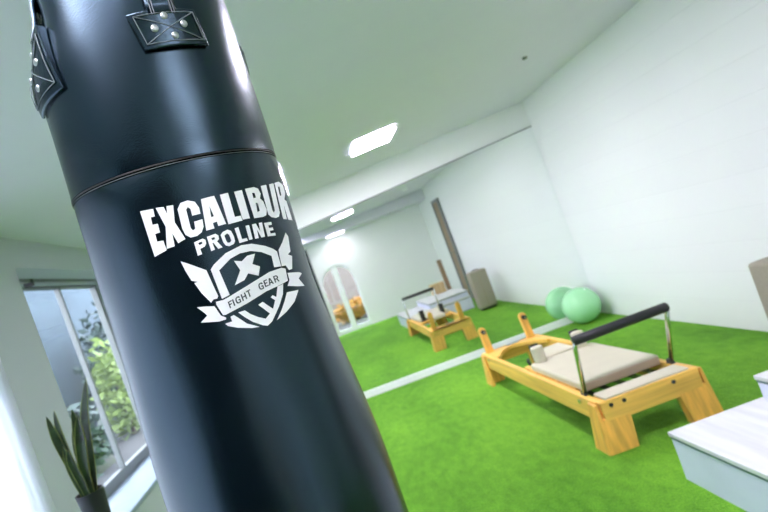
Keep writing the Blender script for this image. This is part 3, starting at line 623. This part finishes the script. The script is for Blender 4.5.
for pts, w, f in (
    ([(-.030,0,.15),(-.040,.0,.30),(-.055,-.01,.46),(-.062,-.01,.575)], 0.020, (.5,-1,0)),
    ([(-.022,.01,.15),(-.030,.01,.32),(-.030,.0,.47),(-.022,0,.585)], 0.021, (-.3,-1,0)),
    ([(-.012,-.02,.15),(-.024,-.02,.24),(-.030,-.02,.33),(-.030,-.02,.42)], 0.020, (.2,-1,0)),
    ([(.000,.01,.15),(.012,.01,.30),(.034,.01,.45),(.055,.0,.565)], 0.021, (.6,-1,0)),
    ([(.012,-.01,.15),(.020,-.01,.28),(.055,-.02,.42),(.085,-.03,.53)], 0.026, (.2,-1,0)),
    ([(.014,.02,.15),(.050,.02,.30),(.092,.02,.50),(.165,.01,.675)], 0.024, (-.2,-1,0)),
    ([(.004,-.03,.15),(.000,-.035,.24),(-.010,-.04,.34),(-.006,-.04,.40)], 0.019, (.3,-1,0)),
    ([(-.004,.03,.15),(-.010,.04,.26),(-.006,.045,.38),(.004,.05,.47)], 0.019, (-.4,-1,0)),
): leaf(pts, w, f)

# ------------------------------------------------------------------ outside
b = bmesh.new(); bx(b, -14, XL-.45, -6, 22, -.35, -.05); o = link('garden_ground', b, M['soil2']); struct(o, 'garden ground outside the window', 'ground')
b = bmesh.new(); bx(b, -6, 9, -14, YF-.25, -.2, -.01); o = link('street_ground', b, M['soil2']); struct(o, 'paving outside the arched door', 'ground')
b = bmesh.new(); bx(b, -6.4, -6.1, 4.6, 22, -.05, 3.7); o = link('garden_wall', b, M['stone']); struct(o, 'tall blue grey wall beyond the garden', 'wall')
def bush(name, loc, rx, ry, rz, n, m, label, cat, ls=.11, trunk=True):
    t = thing(name, label, cat, loc)
    b = bmesh.new(); rnd = random.Random(hash(loc) & 0xffff)
    for _ in range(n):
        d = Vector((rnd.gauss(0,1), rnd.gauss(0,1), rnd.gauss(0,1))).normalized()*(.55+.5*rnd.random())*(1+.25*math.sin(5*rnd.random()))
        p = Vector((d.x*rx, d.y*ry, rz*1.05+d.z*rz))
        if p.z < .03: continue
        a = Vector((rnd.gauss(0,1), rnd.gauss(0,1), rnd.gauss(0,.6))).normalized(); c = a.cross(Vector((rnd.gauss(0,1), rnd.gauss(0,1), rnd.gauss(0,1)))).normalized()
        L = ls*(.6+.8*rnd.random())
        v = [b.verts.new(p+q) for q in (-a*L, c*L*.42, a*L, -c*L*.42)]; b.faces.new(v)
    link('foliage', b, m, t)
    b = bmesh.new(); tube(b, [(0,0,-.02),(.02,0,rz*.6),(0,.03,rz*1.2)], [.06,.045,.02], 8); link('trunk', b, M['bark'], t)
    return t
bush('garden_tree', (-4.3, 10.35, -.06), .34, .5, .86, 750, M['bush'], 'yellow green leafy shrub catching the light outside the window', 'shrub')
bush('garden_bush', (-4.9, 12.9, -.06), .7, 1.5, 1.25, 2600, M['hedge'], 'dark green bush outside the window, farther than the bright shrub', 'shrub')
bush('garden_bush', (-4.3, 7.9, -.06), .55, .6, .5, 1100, M['hedge'], 'low dark green bush outside the window, in front of the bright shrub', 'shrub')
b = bmesh.new(); bx(b, -4, 6, -7.3, -7.0, -.01, 3.4); o = link('street_facade', b, M['facade']); struct(o, 'grey mauve house front across the street, seen in the mirror', 'facade')
bush('autumn_bush', (.75, -3.2, -.01), .55, .4, .28, 900, M['autumn'], 'low orange bush outside the arched door, seen in the mirror', 'shrub', ls=.08)

# ------------------------------------------------------------------ light, world, camera
w = bpy.data.worlds.new('sky'); scene.world = w; w.use_nodes = True
bg = w.node_tree.nodes['Background']; bg.inputs[0].default_value = (.86,.88,1,1); bg.inputs[1].default_value = SKY
def portal(loc, rot, sx, sy):
    l = bpy.data.lights.new('window_portal', 'AREA'); l.shape = 'RECTANGLE'; l.size = sx; l.size_y = sy; l.cycles.is_portal = True
    o = bpy.data.objects.new('window_portal', l); COL.objects.link(o); o.location = loc; o.rotation_euler = rot
for wd in (W1, W2): portal((XL-.5, (wd[0]+wd[1])/2, (wd[2]+wd[3])/2), (0, -PI/2, 0), wd[3]-wd[2], wd[1]-wd[0])
portal((.5, YF-.28, .8), (PI/2, 0, 0), .8, 1.6)

cam = bpy.data.cameras.new('camera'); co = bpy.data.objects.new('camera', cam); COL.objects.link(co)
cam.sensor_width = 36; cam.sensor_fit = 'HORIZONTAL'; cam.lens = 540/768*36
cam.shift_x = (384-316)/768; cam.shift_y = (279-256)/768
n = math.hypot(.938, .347); c, s = .938/n, .347/n
co.matrix_world = Matrix(((c, s, 0, 0), (0, 0, -1, 0), (-s, c, 0, EYE), (0, 0, 0, 1)))
cam.clip_start = .05
cam.dof.use_dof = True; cam.dof.focus_distance = .80; cam.dof.aperture_fstop = 6.0
scene.camera = co
vs = scene.view_settings; vs.view_transform = 'Standard'; vs.look = 'None'; vs.gamma = 1; vs.use_curve_mapping = False; vs.exposure = EXPO
scene.cycles.use_denoising = True
scene.cycles.max_bounces = 14; scene.cycles.diffuse_bounces = 8; scene.cycles.glossy_bounces = 6; scene.cycles.transparent_max_bounces = 12
